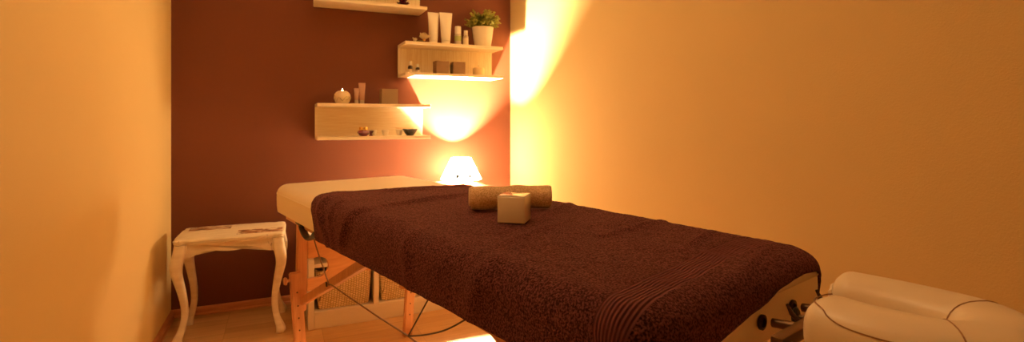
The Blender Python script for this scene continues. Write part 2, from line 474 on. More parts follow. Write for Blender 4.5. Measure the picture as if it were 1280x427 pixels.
# wooden frame under the pad
bm = nb()
box(bm, -0.265, 0.265, -0.90, 0.90, 0.582, 0.612, 0.003)
obj('under_frame', bm, M['beech_x'], table)
for ys, end in ((1, 'far'), (-1, 'near')):
    yl = ys * 0.80
    for xs in (-1, 1):
        # upper leg board and the sliding outer board bolted to it
        bm = nb()
        mt = Matrix.Translation((0, 0, 0))
        prism(bm, [(xs * 0.205, 0.585), (xs * 0.247, 0.585), (xs * 0.254, 0.215), (xs * 0.212, 0.215)], 'y', yl - 0.011, yl + 0.011)
        bmesh.ops.bevel(bm, geom=bm.edges[:], offset=0.003, segments=2, affect='EDGES')
        lg = obj('leg', bm, M['beech'], table, 35)
        bm = nb()
        yo = yl - 0.012 * 1 - 0.011 if True else yl
        prism(bm, [(xs * 0.238, 0.385), (xs * 0.284, 0.385), (xs * 0.258, 0.0), (xs * 0.214, 0.0)], 'y', yl - 0.034, yl - 0.0115)
        bmesh.ops.bevel(bm, geom=bm.edges[:], offset=0.004, segments=2, affect='EDGES')
        ext = obj('leg_extension', bm, M['beech'], lg, 35)
        bm = nb()   # round wooden tightening knob
        lathe(bm, [(0, 0.0), (0.006, 0.0), (0.006, 0.010), (0.014, 0.013), (0.016, 0.018), (0.013, 0.024), (0, 0.026)], 16)
        bmesh.ops.rotate(bm, verts=bm.verts, cent=(0, 0, 0), matrix=Matrix.Rotation(xs * PI / 2, 3, 'Y'))
        bmesh.ops.translate(bm, verts=bm.verts, vec=(xs * 0.280, yl - 0.023, 0.355))
        obj('knob', bm, M['beech'], lg)
        for zz in (0.10, 0.15, 0.20, 0.25, 0.305):   # row of peg holes plugged by dark screws
            bm = nb()
            lathe(bm, [(0, 0.0), (0.0032, 0.0), (0.0032, 0.0016), (0, 0.0024)], 10)
            bmesh.ops.rotate(bm, verts=bm.verts, cent=(0, 0, 0), matrix=Matrix.Rotation(PI / 2, 3, 'X'))
            bmesh.ops.translate(bm, verts=bm.verts, vec=(xs * (0.237 + 0.062 * zz), yl - 0.034, zz))
            obj('screw', bm, M['screw'], lg)
    # arched end panel between the legs with two rounded hand holes
    bm = nb()
    top = spline([(-0.205, 0.505), (-0.16, 0.530), (-0.10, 0.556), (0, 0.565), (0.10, 0.556), (0.16, 0.530), (0.205, 0.505)], 5)
    bot = spline([(0.209, 0.292), (0.15, 0.300), (0.08, 0.328), (0, 0.338), (-0.08, 0.328), (-0.15, 0.300), (-0.209, 0.292)], 5)
    def dhole(s):
        pts = [(s * 0.203, 0.343), (s * 0.160, 0.343)]
        for k in range(1, 12):
            a = -PI / 2 + PI * k / 12
            pts.append((s * (0.160 - 0.040 * math.cos(a)), 0.385 + 0.042 * math.sin(a)))
        return pts + [(s * 0.160, 0.427), (s * 0.203, 0.427)]
    # split along the horizontal middle so that the holes open cleanly
    import itertools
    L, Rr = dhole(-1), dhole(1)
    half = len(L) // 2
    upper = [(-0.209, 0.385)] if False else []
    up_out = top + [(0.206, 0.427)] + list(reversed(Rr[half:]))[1:] + [(0.118, 0.385), (-0.118, 0.385)] + L[half:][:-1] + [(-0.206, 0.427)]
    lo_out = [(-0.208, 0.343)] + L[1:half + 1] + [(-0.118, 0.385), (0.118, 0.385)] + list(reversed(Rr[1:half + 1])) + [(0.208, 0.343)] + bot
    def clean(pl):
        o = []
        for p in pl:
            if not o or (abs(p[0] - o[-1][0]) + abs(p[1] - o[-1][1])) > 1e-4: o.append(p)
        if (abs(o[0][0] - o[-1][0]) + abs(o[0][1] - o[-1][1])) < 1e-4: o.pop()
        return o
    prism(bm, clean(up_out), 'y', yl - 0.008, yl + 0.008)
    prism(bm, clean(lo_out), 'y', yl - 0.008, yl + 0.008)
    bmesh.ops.triangulate(bm, faces=[f for f in bm.faces if len(f.verts) > 4])
    obj('end_panel', bm, M['beech_x'], table, 20)
    for xs in (-1, 1):
        if ys > 0: a, b_ = Vector((xs * 0.228, 0.775, 0.262)), Vector((xs * 0.228, 0.110, 0.568))
        else: a, b_ = Vector((xs * 0.228, -0.83, 0.46)), Vector((xs * 0.228, -0.50, 0.605))
        bm = nb()
        tube(bm, [a, b_], 0.021, 4, 1.0, power=2)
        bmesh.ops.bevel(bm, geom=bm.edges[:], offset=0.003, segments=2, affect='EDGES')
        br_ = obj('brace', bm, M['beech'], table, 35)
        if ys > 0:
            bm = nb()
            p = a.lerp(b_, 0.50)
            box(bm, p.x - 0.019, p.x + 0.019, p.y - 0.007, p.y + 0.007, p.z - 0.006, p.z + 0.010, 0.002)
            obj('brace_hinge', bm, M['screw'], br_)

def cab(name, pts, r, mat, n=6):
    bm = nb(); tube(bm, spline(pts, n), r, 6); return obj(name, bm, mat, table)
for xs in (-1, 1):
    X = xs * 0.252
    cab('cable', [(X, 0.60, 0.60), (X, 0.53, 0.531), (X, 0.40, 0.437), (X, 0.36, 0.436), (X, 0.0, 0.444), (X, -0.21, 0.452), (X, -0.45, 0.456), (X, -0.60, 0.52), (X, -0.66, 0.60)], 0.0024, M['cable'])
    cab('support_wire', [(X, -0.21, 0.452), (X, -0.26, 0.51), (X, -0.32, 0.58)], 0.0020, M['cableblk'])
    cab('support_wire', [(X, -0.21, 0.452), (X, -0.30, 0.485), (X, -0.40, 0.53), (X, -0.50, 0.59)], 0.0020, M['cableblk'])
# black carrying loop at the far left corner
bm = nb()
lp = spline([(-0.262, 0.665, 0.612), (-0.268, 0.660, 0.600), (-0.270, 0.640, 0.583), (-0.270, 0.60, 0.566), (-0.270, 0.555, 0.562), (-0.268, 0.51, 0.58), (-0.262, 0.49, 0.606)], 7)
tube(bm, lp, 0.0135, 8, 0.55)
obj('carry_strap', bm, M['blackpl'], table)
bm = nb()
box(bm, -0.285, -0.255, 0.625, 0.690, 0.596, 0.620, 0.006)
obj('strap_bracket', bm, M['blackpl'], table)
# sockets in the near end face
for sx in (0.018, 0.132):
    bm = nb()
    lathe(bm, [(0, 0.0), (0.010, 0.0), (0.013, 0.002), (0.013, 0.006), (0.0085, 0.007), (0.0085, 0.0015), (0, 0.001)], 18)
    bmesh.ops.rotate(bm, verts=bm.verts, cent=(0, 0, 0), matrix=Matrix.Rotation(PI / 2, 3, 'X'))
    bmesh.ops.translate(bm, verts=bm.verts, vec=(sx, -0.9735, 0.660))
    obj('socket', bm, M['screw'], table)

# ------------------------------------------------------------------ big brown towel over the table
def drape(p, q, lift=0.0):
    """flat cloth point (p across, q along, metres from the table centre) -> point on the draped cloth"""
    t = 0.007 + lift
    q = q - YO
    r = 0.042
    R = PR + 0.004
    hx, hy = TW + 0.004 - R, TL + 0.004 - R
    ex, ey = max(abs(p) - hx, 0), max(abs(q) - hy, 0)
    h = math.hypot(ex, ey)
    sx, sy = math.copysign(1, p), math.copysign(1, q)
    s = h - (R - r)
    crown = -0.004 * max(0, (h - 0.0) / R) if h < R else -0.004
    if s <= 0: return Vector((p, q + YO, ZT + t)), Vector((0, 0, 1))
    n = Vector((sx * ex / h, sy * ey / h, 0))
    c = Vector((sx * (min(abs(p), hx)), sy * (min(abs(q), hy)) + YO, 0)) + n * (R - r)
    if s < r * PI / 2:
        a = s / r
        nn = n * math.sin(a) + Vector((0, 0, math.cos(a)))
        return c + Vector((0, 0, ZT - r)) + nn * (r + t), nn
    d = s - r * PI / 2
    return c + n * (r + t + 0.015 * d) + Vector((0, 0, ZT - r - d)), n

def q_far(p):
    if p < -0.22: return 0.455 + 0.55 * (p + 0.22)
    return 0.455 - 0.19 * (p + 0.22) + 0.012 * math.sin(p * 23)
HEM = [(-0.45, 1.085), (-0.30, 1.052), (-0.12, 1.026), (0.0, 1.006), (0.08, 0.988), (0.18, 0.982), (0.26, 0.988), (0.32, 1.004), (0.45, 1.03)]
def q_near(p):
    for (a, u), (b, w) in zip(HEM, HEM[1:]):
        if a <= p <= b:
            k = (p - a) / (b - a); k = k * k * (3 - 2 * k) * 0.4 + k * 0.6
            return -(u + (w - u) * k)
    return -1.03
PL, PRt = -0.425, 0.395
NU, NV = 170, 300
FOLDS = [  # ridge lines over the cloth: ((p,q) start, (p,q) end, width, height)
    ((-0.20, 0.05), (0.16, 0.10), 0.020, 0.006), ((-0.26, 0.02), (-0.40, 0.10), 0.022, 0.008),
    ((-0.20, 0.40), (0.28, 0.30), 0.012, 0.004), ((-0.25, 0.34), (-0.42, 0.22), 0.020, 0.007),
    ((-0.10, 0.36), (0.10, 0.28), 0.010, 0.003), ((-0.26, 0.22), (-0.41, 0.18), 0.016, 0.004),
    ((0.02, -0.62), (0.27, -0.60), 0.016, 0.004), ((-0.22, -0.55), (0.08, -0.45), 0.018, 0.003),
    ((0.05, -0.80), (0.26, -0.74), 0.012, 0.003), ((-0.05, -0.96), (0.22, -0.90), 0.010, 0.003),
    ((-0.28, -0.30), (-0.42, -0.34), 0.03, 0.004), ((0.08, -0.36), (0.27, -0.26), 0.016, 0.004), ((-0.28, -0.62), (-0.42, -0.58), 0.035, 0.004)]
def wrinkle(p, q):
    z = 0.0
    P = Vector((p, q))
    for a, b, w, h in FOLDS:
        a, b = Vector(a), Vector(b); d = b - a
        k = max(0, min(1, (P - a).dot(d) / d.length_squared))
        dist = (P - (a + d * k)).length
        z += 2.2 * h * math.exp(-(dist / (0.8 * w)) ** 2) * math.sin(PI * (0.15 + 0.7 * k))
    z += 0.0024 * noise.noise(Vector((p * 9, q * 9, 1.3))) + 0.0016 * noise.noise(Vector((p * 26, q * 26, 7.7)))
    z += 0.0012 * noise.noise(Vector((p * 90, q * 90, 3.7)))
    return max(z, -0.003)
bm = nb()
uvl = bm.loops.layers.uv.new('hem')
grid = []; coord = {}
for i in range(NU + 1):
    p = PL + (PRt - PL) * i / NU
    row = []
    qa, qb = q_far(p), q_near(p)
    for j in range(NV + 1):
        v_ = j / NV
        q = qa + (qb - qa) * v_
        pd = p
        if p < -0.328:      # the left side hangs a little less towards the headrest
            k = max(0, min(1, (0.35 - q) / 1.05)); pd = -0.328 + (p + 0.328) * (0.95 - 0.21 * k)
        pos, nn = drape(pd, q)
        pos = pos + nn * wrinkle(p, q)
        edge = min(i, NU - i, j, NV - j)
        v = bm.verts.new(pos); coord[v] = (qa - q, q - qb); row.append(v)
    grid.append(row)
for i in range(NU):
    for j in range(NV):
        f = bm.faces.new((grid[i][j], grid[i + 1][j], grid[i + 1][j + 1], grid[i][j + 1]))
        for l in f.loops: l[uvl].uv = coord[l.vert]
bmesh.ops.recalc_face_normals(bm, faces=bm.faces)
tow = obj('bath_towel', bm, M['towel'], None, 60, TO, (0, 0, TR))
if sum(p.normal.z for p in list(tow.data.polygons)[::97]) < 0: tow.data.flip_normals()
sol = tow.modifiers.new('thick', 'SOLIDIFY'); sol.thickness = 0.0065; sol.offset = -1.0
tag(tow, 'large dark brown terry bath towel spread over the massage table', 'towel')

def on_table(x, y, z):
    c, s = math.cos(TR), math.sin(TR)
    return (TO[0] + x * c - y * s, TO[1] + x * s + y * c, z)
ZC = ZT + 0.0075

# rolled tan towel
bm = nb()
turns, th = 3.4, 0.0085
Rr_ = 0.037; n = 150
inner, outer = [], []
for k in range(n + 1):
    a = 2 * PI * turns * k / n
    r = Rr_ - th * 1.02 * (turns * (1 - k / n))
    r = max(r, 0.004)
    outer.append((r, a)); inner.append((max(r - th * 0.9, 0.001), a))
Lr = 0.116
xs_ = [-Lr, -Lr + 0.003, -Lr + 0.009] + [-Lr + 0.009 + (2 * Lr - 0.018) * k / 26 for k in range(1, 26)] + [Lr - 0.009, Lr - 0.003, Lr]
secs = []
for x in xs_:
    e = Lr - abs(x)
    sh = 0.0035 * (1 - min(e / 0.009, 1)) ** 2
    sec = []
    for lst, sg in ((outer, -1), (list(reversed(inner)), 1)):
        for r, a in lst:
            rr = r + sg * sh
            w = 0.0032 * noise.noise(Vector((x * 22, math.cos(a) * 1.3, math.sin(a) * 1.3 + 5))) + 0.0012 * math.sin(x * 60)
            rr += w
            aa = a - 2 * PI * turns + math.radians(-65)
            sec.append((x + 0.004 * (r / Rr_) * math.sin(a * 0.5) * (1 if x > 0 else -1) * (abs(x) / Lr) ** 8, rr * math.cos(aa), rr * math.sin(aa) * 0.97))
    secs.append(sec)
loft(bm, secs, True)
bmesh.ops.triangulate(bm, faces=[f for f in bm.faces if len(f.verts) > 4])
zmin = min(v.co.z for v in bm.verts)
for v in bm.verts: v.co.z -= zmin
rl = obj('rolled_towel', bm, M['roll'], None, 60, on_table(0.055, -0.238, ZC + 0.001), (0, 0, TR + math.radians(-32)))
tag(rl, 'tightly rolled tan terry towel lying on the dark brown towel', 'towel')

# cream cube candle holder
t = thing('cube_candle_holder', 'glossy cream cube candle holder in front of the rolled tan towel', 'candle holder', on_table(-0.037, -0.373, ZC + 0.001), TR + math.radians(-52))
s = 0.0355
obj('body', box(nb(), -s, s, -s, s, 0, 0.0660, 0.003, 3), M['cube'], t)
obj('lid', box(nb(), -s + 0.0018, s - 0.0018, -s + 0.0018, s - 0.0018, 0.0650, 0.0680, 0.0010, 2), M['cubetop'], t)

# ------------------------------------------------------------------ face cradle
cr = thing('face_cradle', 'horseshoe face cradle padded in cream vinyl at the near end of the massage table', 'face cradle', on_table(0.012, -1.034, 0.60), TR)
def sup(c, e): return math.copysign(abs(c) ** e, c)
# centre line of the horseshoe (local y runs away from the camera end of the table)
RC, YS, YT, YF = 0.074, -0.168, -0.078, -0.052
path = []
for k in range(15): path.append((-RC - 0.004 * math.sin(PI * k / 14), YT + (YS - YT) * k / 14, 0))
for k in range(1, 24):
    a = PI + PI * k / 24
    path.append((RC * math.cos(a), YS + RC * 1.02 * math.sin(a), 0))
for k in range(15): path.append((RC + 0.004 * math.sin(PI * k / 14), YS + (YF - YS) * k / 14, 0))
cum = [0]
for a, b in zip(path, path[1:]): cum.append(cum[-1] + (Vector(b) - Vector(a)).length)
tot = cum[-1]
ZCR = 0.113     # centre height of the tube above the holder's base
bm = nb(); secs = []
pp = [Vector(p) for p in path]
fr = frames(pp)
def cr_section(i, w, h, n=28):
    t_, s_, n_ = fr[i]
    ring = []
    for k in range(n):
        a = 2 * PI * k / n
        ring.append(pp[i] + s_ * (w * sup(math.cos(a), 0.78)) + Vector((0, 0, ZCR + h * sup(math.sin(a), 0.80))))
    return ring
W0, H0 = 0.0480, 0.043
ends = [(0.10, 0.20), (0.45, 0.52), (0.70, 0.74), (0.88, 0.90), (0.97, 0.97)]
first = []
for k, (a, b) in enumerate(ends):
    r = cr_section(0, W0 * a, H0 * b); d = 0.030 * (1 - k / 5) ** 1.0
    first.append([v + Vector((0, 0.026 * math.sqrt(1 - min(1, a) ** 2) if a < 1 else 0, 0)) for v in r])
secs += first
for i in range(len(pp)):
    w = W0 * (1 + 0.10 * math.sin(PI * cum[i] / tot) ** 2); secs.append(cr_section(i, w, H0))
for k, (a, b) in enumerate(reversed(ends)):
    r = cr_section(len(pp) - 1, W0 * a, H0 * b)
    secs.append([v + Vector((0, 0.026 * math.sqrt(1 - a ** 2), 0)) for v in r])
loft(bm, secs)
pad = obj('cushion', bm, M['vinyl'], cr, 60)
# stitched seams
def seam(pts, r=0.0011):
    bm = nb(); tube(bm, pts, r, 6); return obj('stitched_seam', bm, M['seam'], pad)
def on_ring(i, ang, k=1.0):
    t_, s_, n_ = fr[i]
    w = W0 * (1 + 0.10 * math.sin(PI * cum[i] / tot) ** 2)
    return pp[i] + s_ * (w * k * sup(math.cos(ang), 0.78)) + Vector((0, 0, ZCR + H0 * k * sup(math.sin(ang), 0.80)))
side = 1 if (pp[3] + fr[3][1]).x < pp[3].x else -1      # which way the section's s points: outwards on the near arm?
out0 = 0.0 if side == 1 else PI
def shoulder(i, deg): return on_ring(i, (math.radians(deg) if side == 1 else PI - math.radians(deg)), 1.004)
tip = [v for v in []]
arc = []
for k, (a, b) in enumerate(ends):      # seam climbs over the tip of the near arm
    pass
n_all = len(pp)
raw = [Vector((shoulder(0, d).x, shoulder(0, d).y + 0.010, shoulder(0, d).z)) for d in (110, 88, 66)] + [shoulder(i, 24 + 26 * math.exp(-(i - 1) / 2.2)) for i in range(1, n_all - 1)]
seam([Vector(q) for q in spline([tuple(v) for v in raw], 3)], 0.0010)
j1, j2 = 15 + 3, n_all - 1 - 15 - 3
for jj in (j1, j2): seam([on_ring(jj, math.radians(d), 1.003) for d in range(0, 181, 10)], 0.0009)
# gathered tuck at the tip of the far arm
bm = nb()
base = pp[-1] + Vector((0.0, 0.0265, ZCR))
lathe(bm, [(0, 0.0), (0.010, 0.001), (0.020, 0.0), (0.024, -0.004), (0.022, -0.008)], 22, wob=lambda a, z: 1 + 0.10 * math.sin(a * 9))
bmesh.ops.rotate(bm, verts=bm.verts, cent=(0, 0, 0), matrix=Matrix.Rotation(-PI / 2, 3, 'X'))
bmesh.ops.translate(bm, verts=bm.verts, vec=base)
obj('gathered_tip', bm, M['vinyl'], pad)
# flat padded holder below the cushion
bm = nb(); secs = []
for i in range(len(pp)):
    t_, s_, n_ = fr[i]
    secs.append([pp[i] + s_ * (0.045 * sup(math.cos(2 * PI * k / 16), 0.5)) + Vector((0, 0, 0.056 + 0.011 * sup(math.sin(2 * PI * k / 16), 0.5))) for k in range(16)])
loft(bm, secs)
obj('headrest_platform', bm, M['white'], cr, 50)
# metal carrier
bm = nb()
box(bm, -0.085, 0.165, -0.018, 0.002, 0.060, 0.080, 0.004)
obj('crossbar', bm, M['steel'], cr, 40)
for sx in (0.018, 0.132):
    bm = nb(); tube(bm, [(sx, 0.045, 0.060), (sx, 0.0, 0.066), (sx, -0.01, 0.067)], 0.0075, 12)
    obj('peg', bm, M['steel'], cr)
    bm = nb()
    tube(bm, [(sx, -0.002, 0.072), (sx, 0.014, 0.084), (sx, 0.022, 0.098)], [0.006, 0.0055, 0.003], 10, 0.6)
    obj('hook', bm, M['screw'], cr)
bm = nb()
lathe(bm, [(0, -0.004), (0.009, -0.004), (0.012, 0.0), (0.009, 0.004), (0, 0.004)], 20)
bmesh.ops.scale(bm, vec=(1, 1.5, 1), verts=bm.verts)
bmesh.ops.rotate(bm, verts=bm.verts, cent=(0, 0, 0), matrix=Matrix.Rotation(PI / 2, 3, 'X'))
bmesh.ops.translate(bm, verts=bm.verts, vec=(0.070, 0.030, 0.062))
obj('locking_knob', bm, M['blackpl'], cr)
bm = nb(); tube(bm, [(0.070, 0.030, 0.062), (0.070, -0.008, 0.068)], 0.005, 10); obj('knob_stem', bm, M['steel'], cr)
bm = nb(); tube(bm, spline([(-0.050, -0.010, 0.064), (-0.020, -0.05, 0.046), (0.02, -0.09, 0.036), (0.04, -0.15, 0.036)], 6), 0.007, 8, 0.7)
obj('tilt_lever', bm, M['steel'], cr)
for sx in (-0.06, 0.10):
    bm = nb(); tube(bm, [(sx, -0.008, 0.066), (sx, -0.09, 0.038), (sx * 0.9, -0.20, 0.037)], 0.008, 10); obj('support_arm', bm, M['steel'], cr)

# ------------------------------------------------------------------ distressed side stool
st = thing('side_stool', 'worn white side stool with curved legs standing by the left wall', 'stool', (0.300, -0.272, 0.0), math.radians(-1.5))
HX, HY, STZ = 0.228, 0.158, 0.470
def top_outline(off):
    hx, hy = HX + off, HY + off
    c = []
    corner = [(1.0, 0.0, 0.060, 0.0), ]
    pts = []
    quad = [(hx, hy - 0.075), (hx - 0.002, hy - 0.060), (hx - 0.012, hy - 0.050), (hx - 0.014, hy - 0.040), (hx - 0.004, hy - 0.030), (hx - 0.004, hy - 0.016), (hx - 0.014, hy - 0.004),
            (hx - 0.030, hy - 0.002), (hx - 0.042, hy - 0.010), (hx - 0.052, hy - 0.012), (hx - 0.066, hy - 0.004), (hx - 0.085, hy)]
    q = quad
    pts += q + [(-x, y) for x, y in reversed(q)] + [(-x, -y) for x, y in q] + [(x, -y) for x, y in reversed(q)]
    return pts
bm = nb(); secs = []
for off, z in ((-0.014, STZ - 0.024), (-0.004, STZ - 0.022), (-0.001, STZ - 0.015), (-0.004, STZ - 0.0125), (0.0, STZ - 0.010), (0.0, STZ - 0.004), (-0.003, STZ - 0.001), (-0.008, STZ)):
    secs.append([(x, y, z) for x, y in top_outline(off)])
loft(bm, secs)
bmesh.ops.triangulate(bm, faces=[f for f in bm.faces if len(f.verts) > 4])
obj('seat_top', bm, M['distresstop'], st, 50)
ZA = STZ - 0.024
AX, AY = 0.196, 0.128
def apron(length, depth_mid=0.035, depth_end=0.058):
    lo = spline([(-length, -depth_end), (-length * 0.80, -depth_end * 0.92), (-length * 0.52, -depth_mid * 0.95), (-length * 0.2, -depth_mid * 1.12), (0, -depth_mid * 1.2), (length * 0.2, -depth_mid * 1.12),
                 (length * 0.52, -depth_mid * 0.85), (length * 0.80, -depth_end * 0.92), (length, -depth_end)], 5)
    return [(u, v) for u, v in lo] + [(length, 0), (-length, 0)]
for sy in (-1, 1):
    bm = nb(); prism(bm, [(u, ZA + v) for u, v in apron(AX - 0.010)], 'y', sy * AY - 0.008, sy * AY + 0.008)
    bmesh.ops.triangulate(bm, faces=[f for f in bm.faces if len(f.verts) > 4]); obj('apron', bm, M['distress'], st, 30)
for sx in (-1, 1):
    bm = nb(); prism(bm, [(u, ZA + v) for u, v in apron(AY - 0.010)], 'x', sx * AX - 0.008, sx * AX + 0.008)
    bmesh.ops.triangulate(bm, faces=[f for f in bm.faces if len(f.verts) > 4]); obj('apron', bm, M['distress'], st, 30)
for sx in (-1, 1):
    for sy in (-1, 1):
        prof_ = spline([(0.000, ZA, 0.0215), (0.004, ZA - 0.035, 0.0225), (0.014, ZA - 0.085, 0.0215), (0.013, ZA - 0.130, 0.0185), (-0.002, ZA - 0.205, 0.0150), (-0.012, ZA - 0.270, 0.0128),
                        (-0.013, ZA - 0.325, 0.0118), (-0.004, ZA - 0.375, 0.0128), (0.010, ZA - 0.412, 0.0165), (0.014, ZA - 0.432, 0.0180), (0.010, 0.0, 0.0150)], 4)
        secs = []
        for d, z, r in prof_:
            cx_, cy_ = sx * (AX + d), sy * (AY + d * 0.8)
            r *= 1.16
            secs.append([(cx_ + r * sup(math.cos(2 * PI * (k + .5) / 16), 0.62), cy_ + r * sup(math.sin(2 * PI * (k + .5) / 16), 0.62), max(z, 0)) for k in range(16)])
        bm = nb(); loft(bm, secs); obj('leg', bm, M['distress'], st, 50)

# ------------------------------------------------------------------ low cabinet with wicker baskets
CX0, CX1, CYF, CYB, CH = 0.624, 1.866, -0.456, -0.022, 0.402
cb = thing('storage_cabinet', 'low white open cabinet along the dark red wall behind the massage table', 'cabinet', ((CX0 + CX1) / 2, CYF, 0.0))
ox, oy = (CX0 + CX1) / 2, CYF
def cbox(name, x0, x1, y0, y1, z0, z1, b=0.0015):
    return obj(name, box(nb(), x0 - ox, x1 - ox, y0 - oy, y1 - oy, z0, z1, b, 1), M['white'], cb, 30)
cbox('side_panel', CX0, CX0 + 0.027, CYF, CYB, 0.0, CH - 0.024); cbox('side_panel', CX1 - 0.027, CX1, CYF, CYB, 0.0, CH - 0.024)
cbox('top_board', CX0 - 0.002, CX1 + 0.002, CYF - 0.002, CYB, CH - 0.024, CH)
cbox('bottom_board', CX0 + 0.027, CX1 - 0.027, CYF, CYB, 0.062, 0.082)
cbox('plinth', CX0 + 0.027, CX1 - 0.027, CYF + 0.001, CYF + 0.021, 0.0, 0.062)
cbox('back_panel', CX0 + 0.027, CX1 - 0.027, CYB - 0.008, CYB, 0.082, CH - 0.024)
cells = []
cw = (CX1 - CX0 - 0.054 - 3 * 0.024) / 4
x = CX0 + 0.027
for k in range(4):
    cells.append((x, x + cw))
    cbox('shelf', x, x + cw, CYF + 0.004, CYB - 0.008, 0.292, 0.310)
    if k < 3: cbox('divider', x + cw, x + cw + 0.024, CYF, CYB - 0.008, 0.082, CH - 0.024)
    x += cw + 0.024

def make_basket(k, label):
    x0, x1 = cells[k]
    t = thing('wicker_basket', label, 'basket', ((x0 + x1) / 2, (CYF + CYB) / 2 - 0.01, 0.082), 0, 'wicker baskets in the white cabinet')
    hx, hy, h = cw / 2 - 0.009, 0.195, 0.190
    bm = nb(); secs = []
    for off, z in ((-0.020, 0.0), (-0.012, 0.003), (-0.006, 0.05), (-0.001, 0.12), (0.0, h - 0.014), (-0.006, h - 0.014), (-0.007, 0.12), (-0.012, 0.05), (-0.018, 0.010)):
        secs.append([(x, y, z) for x, y in rrect(hx + off, hy + off, 0.022 + off * 0.2, 5)])
    loft(bm, secs); obj('woven_body', bm, M['wicker'], t, 50)
    bm = nb()
    ring = [Vector((x, y, h - 0.010)) for x, y in rrect(hx - 0.002, hy - 0.002, 0.024, 6)]
    rs = []
    for i, p in enumerate(ring):
        t_ = (ring[(i + 1) % len(ring)] - ring[i - 1]).normalized(); s_ = t_.cross(Vector((0, 0, 1))).normalized()
        rs.append([p + s_ * (0.0072 * math.cos(q)) + Vector((0, 0, 0.0095 * math.sin(q))) for q in [2 * PI * m / 10 for m in range(10)]])
    loft(bm, rs, False, True); obj('rim', bm, M['wicker'], t, 60)
    return t
make_basket(0, 'leftmost wicker basket in the low white cabinet, nearest the side stool')
make_basket(1, 'second wicker basket from the left in the low white cabinet, behind the back table leg')

# ------------------------------------------------------------------ table lamp
LX, LY = 1.491, -0.150
lamp = thing('table_lamp', 'small lit table lamp with white cone shade behind the massage table', 'lamp', (LX, LY, CH))
obj('base', lathe(nb(), [(0, 0), (0.055, 0), (0.060, 0.006), (0.056, 0.014), (0.030, 0.026), (0.018, 0.050), (0.028, 0.090), (0.036, 0.120), (0.030, 0.155), (0.014, 0.185), (0.011, 0.215), (0.013, 0.222), (0.013, 0.245), (0, 0.245)], 28), M['ceramic'], lamp, 50)
BZ = 0.302
bm = nb()
lathe(bm, [(0, BZ - 0.0165), (0.007, BZ - 0.015), (0.013, BZ - 0.010), (0.0165, BZ), (0.014, BZ + 0.009), (0.008, BZ + 0.0145), (0, BZ + 0.0165)], 20)
obj('bulb', bm, M['bulb'], lamp, 60)
obj('lamp_socket', lathe(nb(), [(0.0, 0.245), (0.012, 0.245), (0.012, BZ - 0.024), (0.008, BZ - 0.0155), (0.0, BZ - 0.0155)], 16), M['ceramic'], lamp)
bm = nb()
th_ = 0.0012
lathe(bm, [(SHADE_R0, SHADE_Z0), (SHADE_R1, SHADE_Z1)], 64)   # one layer of thin fabric
bmesh.ops.remove_doubles(bm, verts=bm.verts, dist=1e-6)
shade = obj('lamp_shade', bm, M['shade'], lamp, 40)
for z, r in ((SHADE_Z0, SHADE_R0), (SHADE_Z1, SHADE_R1)):
    bm = nb(); rs = []
    for k in range(48):
        a = 2 * PI * k / 48
        rs.append([((r + 0.0016 * math.cos(q)) * math.cos(a), (r + 0.0016 * math.cos(q)) * math.sin(a), z + 0.0022 * math.sin(q)) for q in (0, PI / 2, PI, 3 * PI / 2)])
    loft(bm, rs, False, True); obj('shade_trim', bm, M['gold'], shade)
for k in range(3):
    a = 2 * PI * k / 3 + 0.4
    bm = nb(); tube(bm, [(0.012 * math.cos(a), 0.012 * math.sin(a), 0.250), (0.118 * math.cos(a), 0.118 * math.sin(a), SHADE_Z0 + 0.001)], 0.0013, 6); obj('shade_spoke', bm, M['steel'], shade)

# ------------------------------------------------------------------ wall shelves
def shelf(x0, x1, z0, z1, d, label, back, tb=0.017):
    t = thing('wall_shelf', label, 'shelf', ((x0 + x1) / 2, 0.0, z0), 0, 'pale wooden wall shelves')
    h = (x1 - x0) / 2; H = z1 - z0
    obj('back_panel', box(nb(), -h, h, -0.016, -0.0003, tb, H - tb, 0.001, 1), back, t, 30)
    obj('bottom_board', box(nb(), -h, h, -d, -0.0003, 0, tb, 0.0012, 1), M['maple_h'], t, 30)
    obj('top_board', box(nb(), -h, h, -d, -0.0003, H - tb, H, 0.0012, 1), M['maple_h'], t, 30)
    return t
shelf(0.672, 1.274, 1.634, 1.830, 0.19, 'highest pale wooden wall shelf, cut off by the top of the picture', M['maple_v'])
SM = (1.143, 1.744, 1.254, 1.447)
shelf(*SM, 0.20, 'pale wooden wall shelf at upper right directly above the lit lamp', M['maple_v'])
SL = (0.680, 1.290, 0.894, 1.090)
shelf(*SL, 0.20, 'lowest pale wooden wall shelf, holding the burning candle', M['maple_h'])
ZMT, ZMB, ZLT, ZLB, ZUB = SM[3], SM[2] + 0.017, SL[3], SL[2] + 0.017, 1.634 + 0.017

# --- things on the middle shelf, top board
def squeeze_tube(name, x, y, z, h, w, wb, rz, label, group, mat, capm, caph):
    t = thing(name, label, 'tube', (x, y, z), rz, group)
    bm = nb(); secs = []
    n = 24
    for k in range(13):
        f = k / 12
        zz = caph + (h - caph) * f
        a = wb / 2 + (w / 2 - wb / 2) * f
        b_ = wb / 2 * (1 - f ** 1.6) + 0.0016
        secs.append([(a * math.cos(2 * PI * i / n), b_ * math.sin(2 * PI * i / n), zz) for i in range(n)])
    # crimped end
    secs.append([(w / 2 * math.cos(2 * PI * i / n), 0.0014 * math.sin(2 * PI * i / n), h + 0.006) for i in range(n)])
    loft(bm, secs); obj('tube_body', bm, mat, t, 50)
    rcap = wb / 2 * 0.96
    bm = nb(); lathe(bm, [(0, 0), (rcap - 0.001, 0), (rcap, 0.001), (rcap, caph - 0.001), (0, caph - 0.001)], 24); obj('screw_cap', bm, capm, t)
    return t
squeeze_tube('squeeze_tube', 1.333, -0.105, ZMT, 0.186, 0.070, 0.050, 0.05, 'white squeeze tube standing on its cap beside the cream flower', 'white squeeze tubes', M['tube'], M['cap'], 0.026)
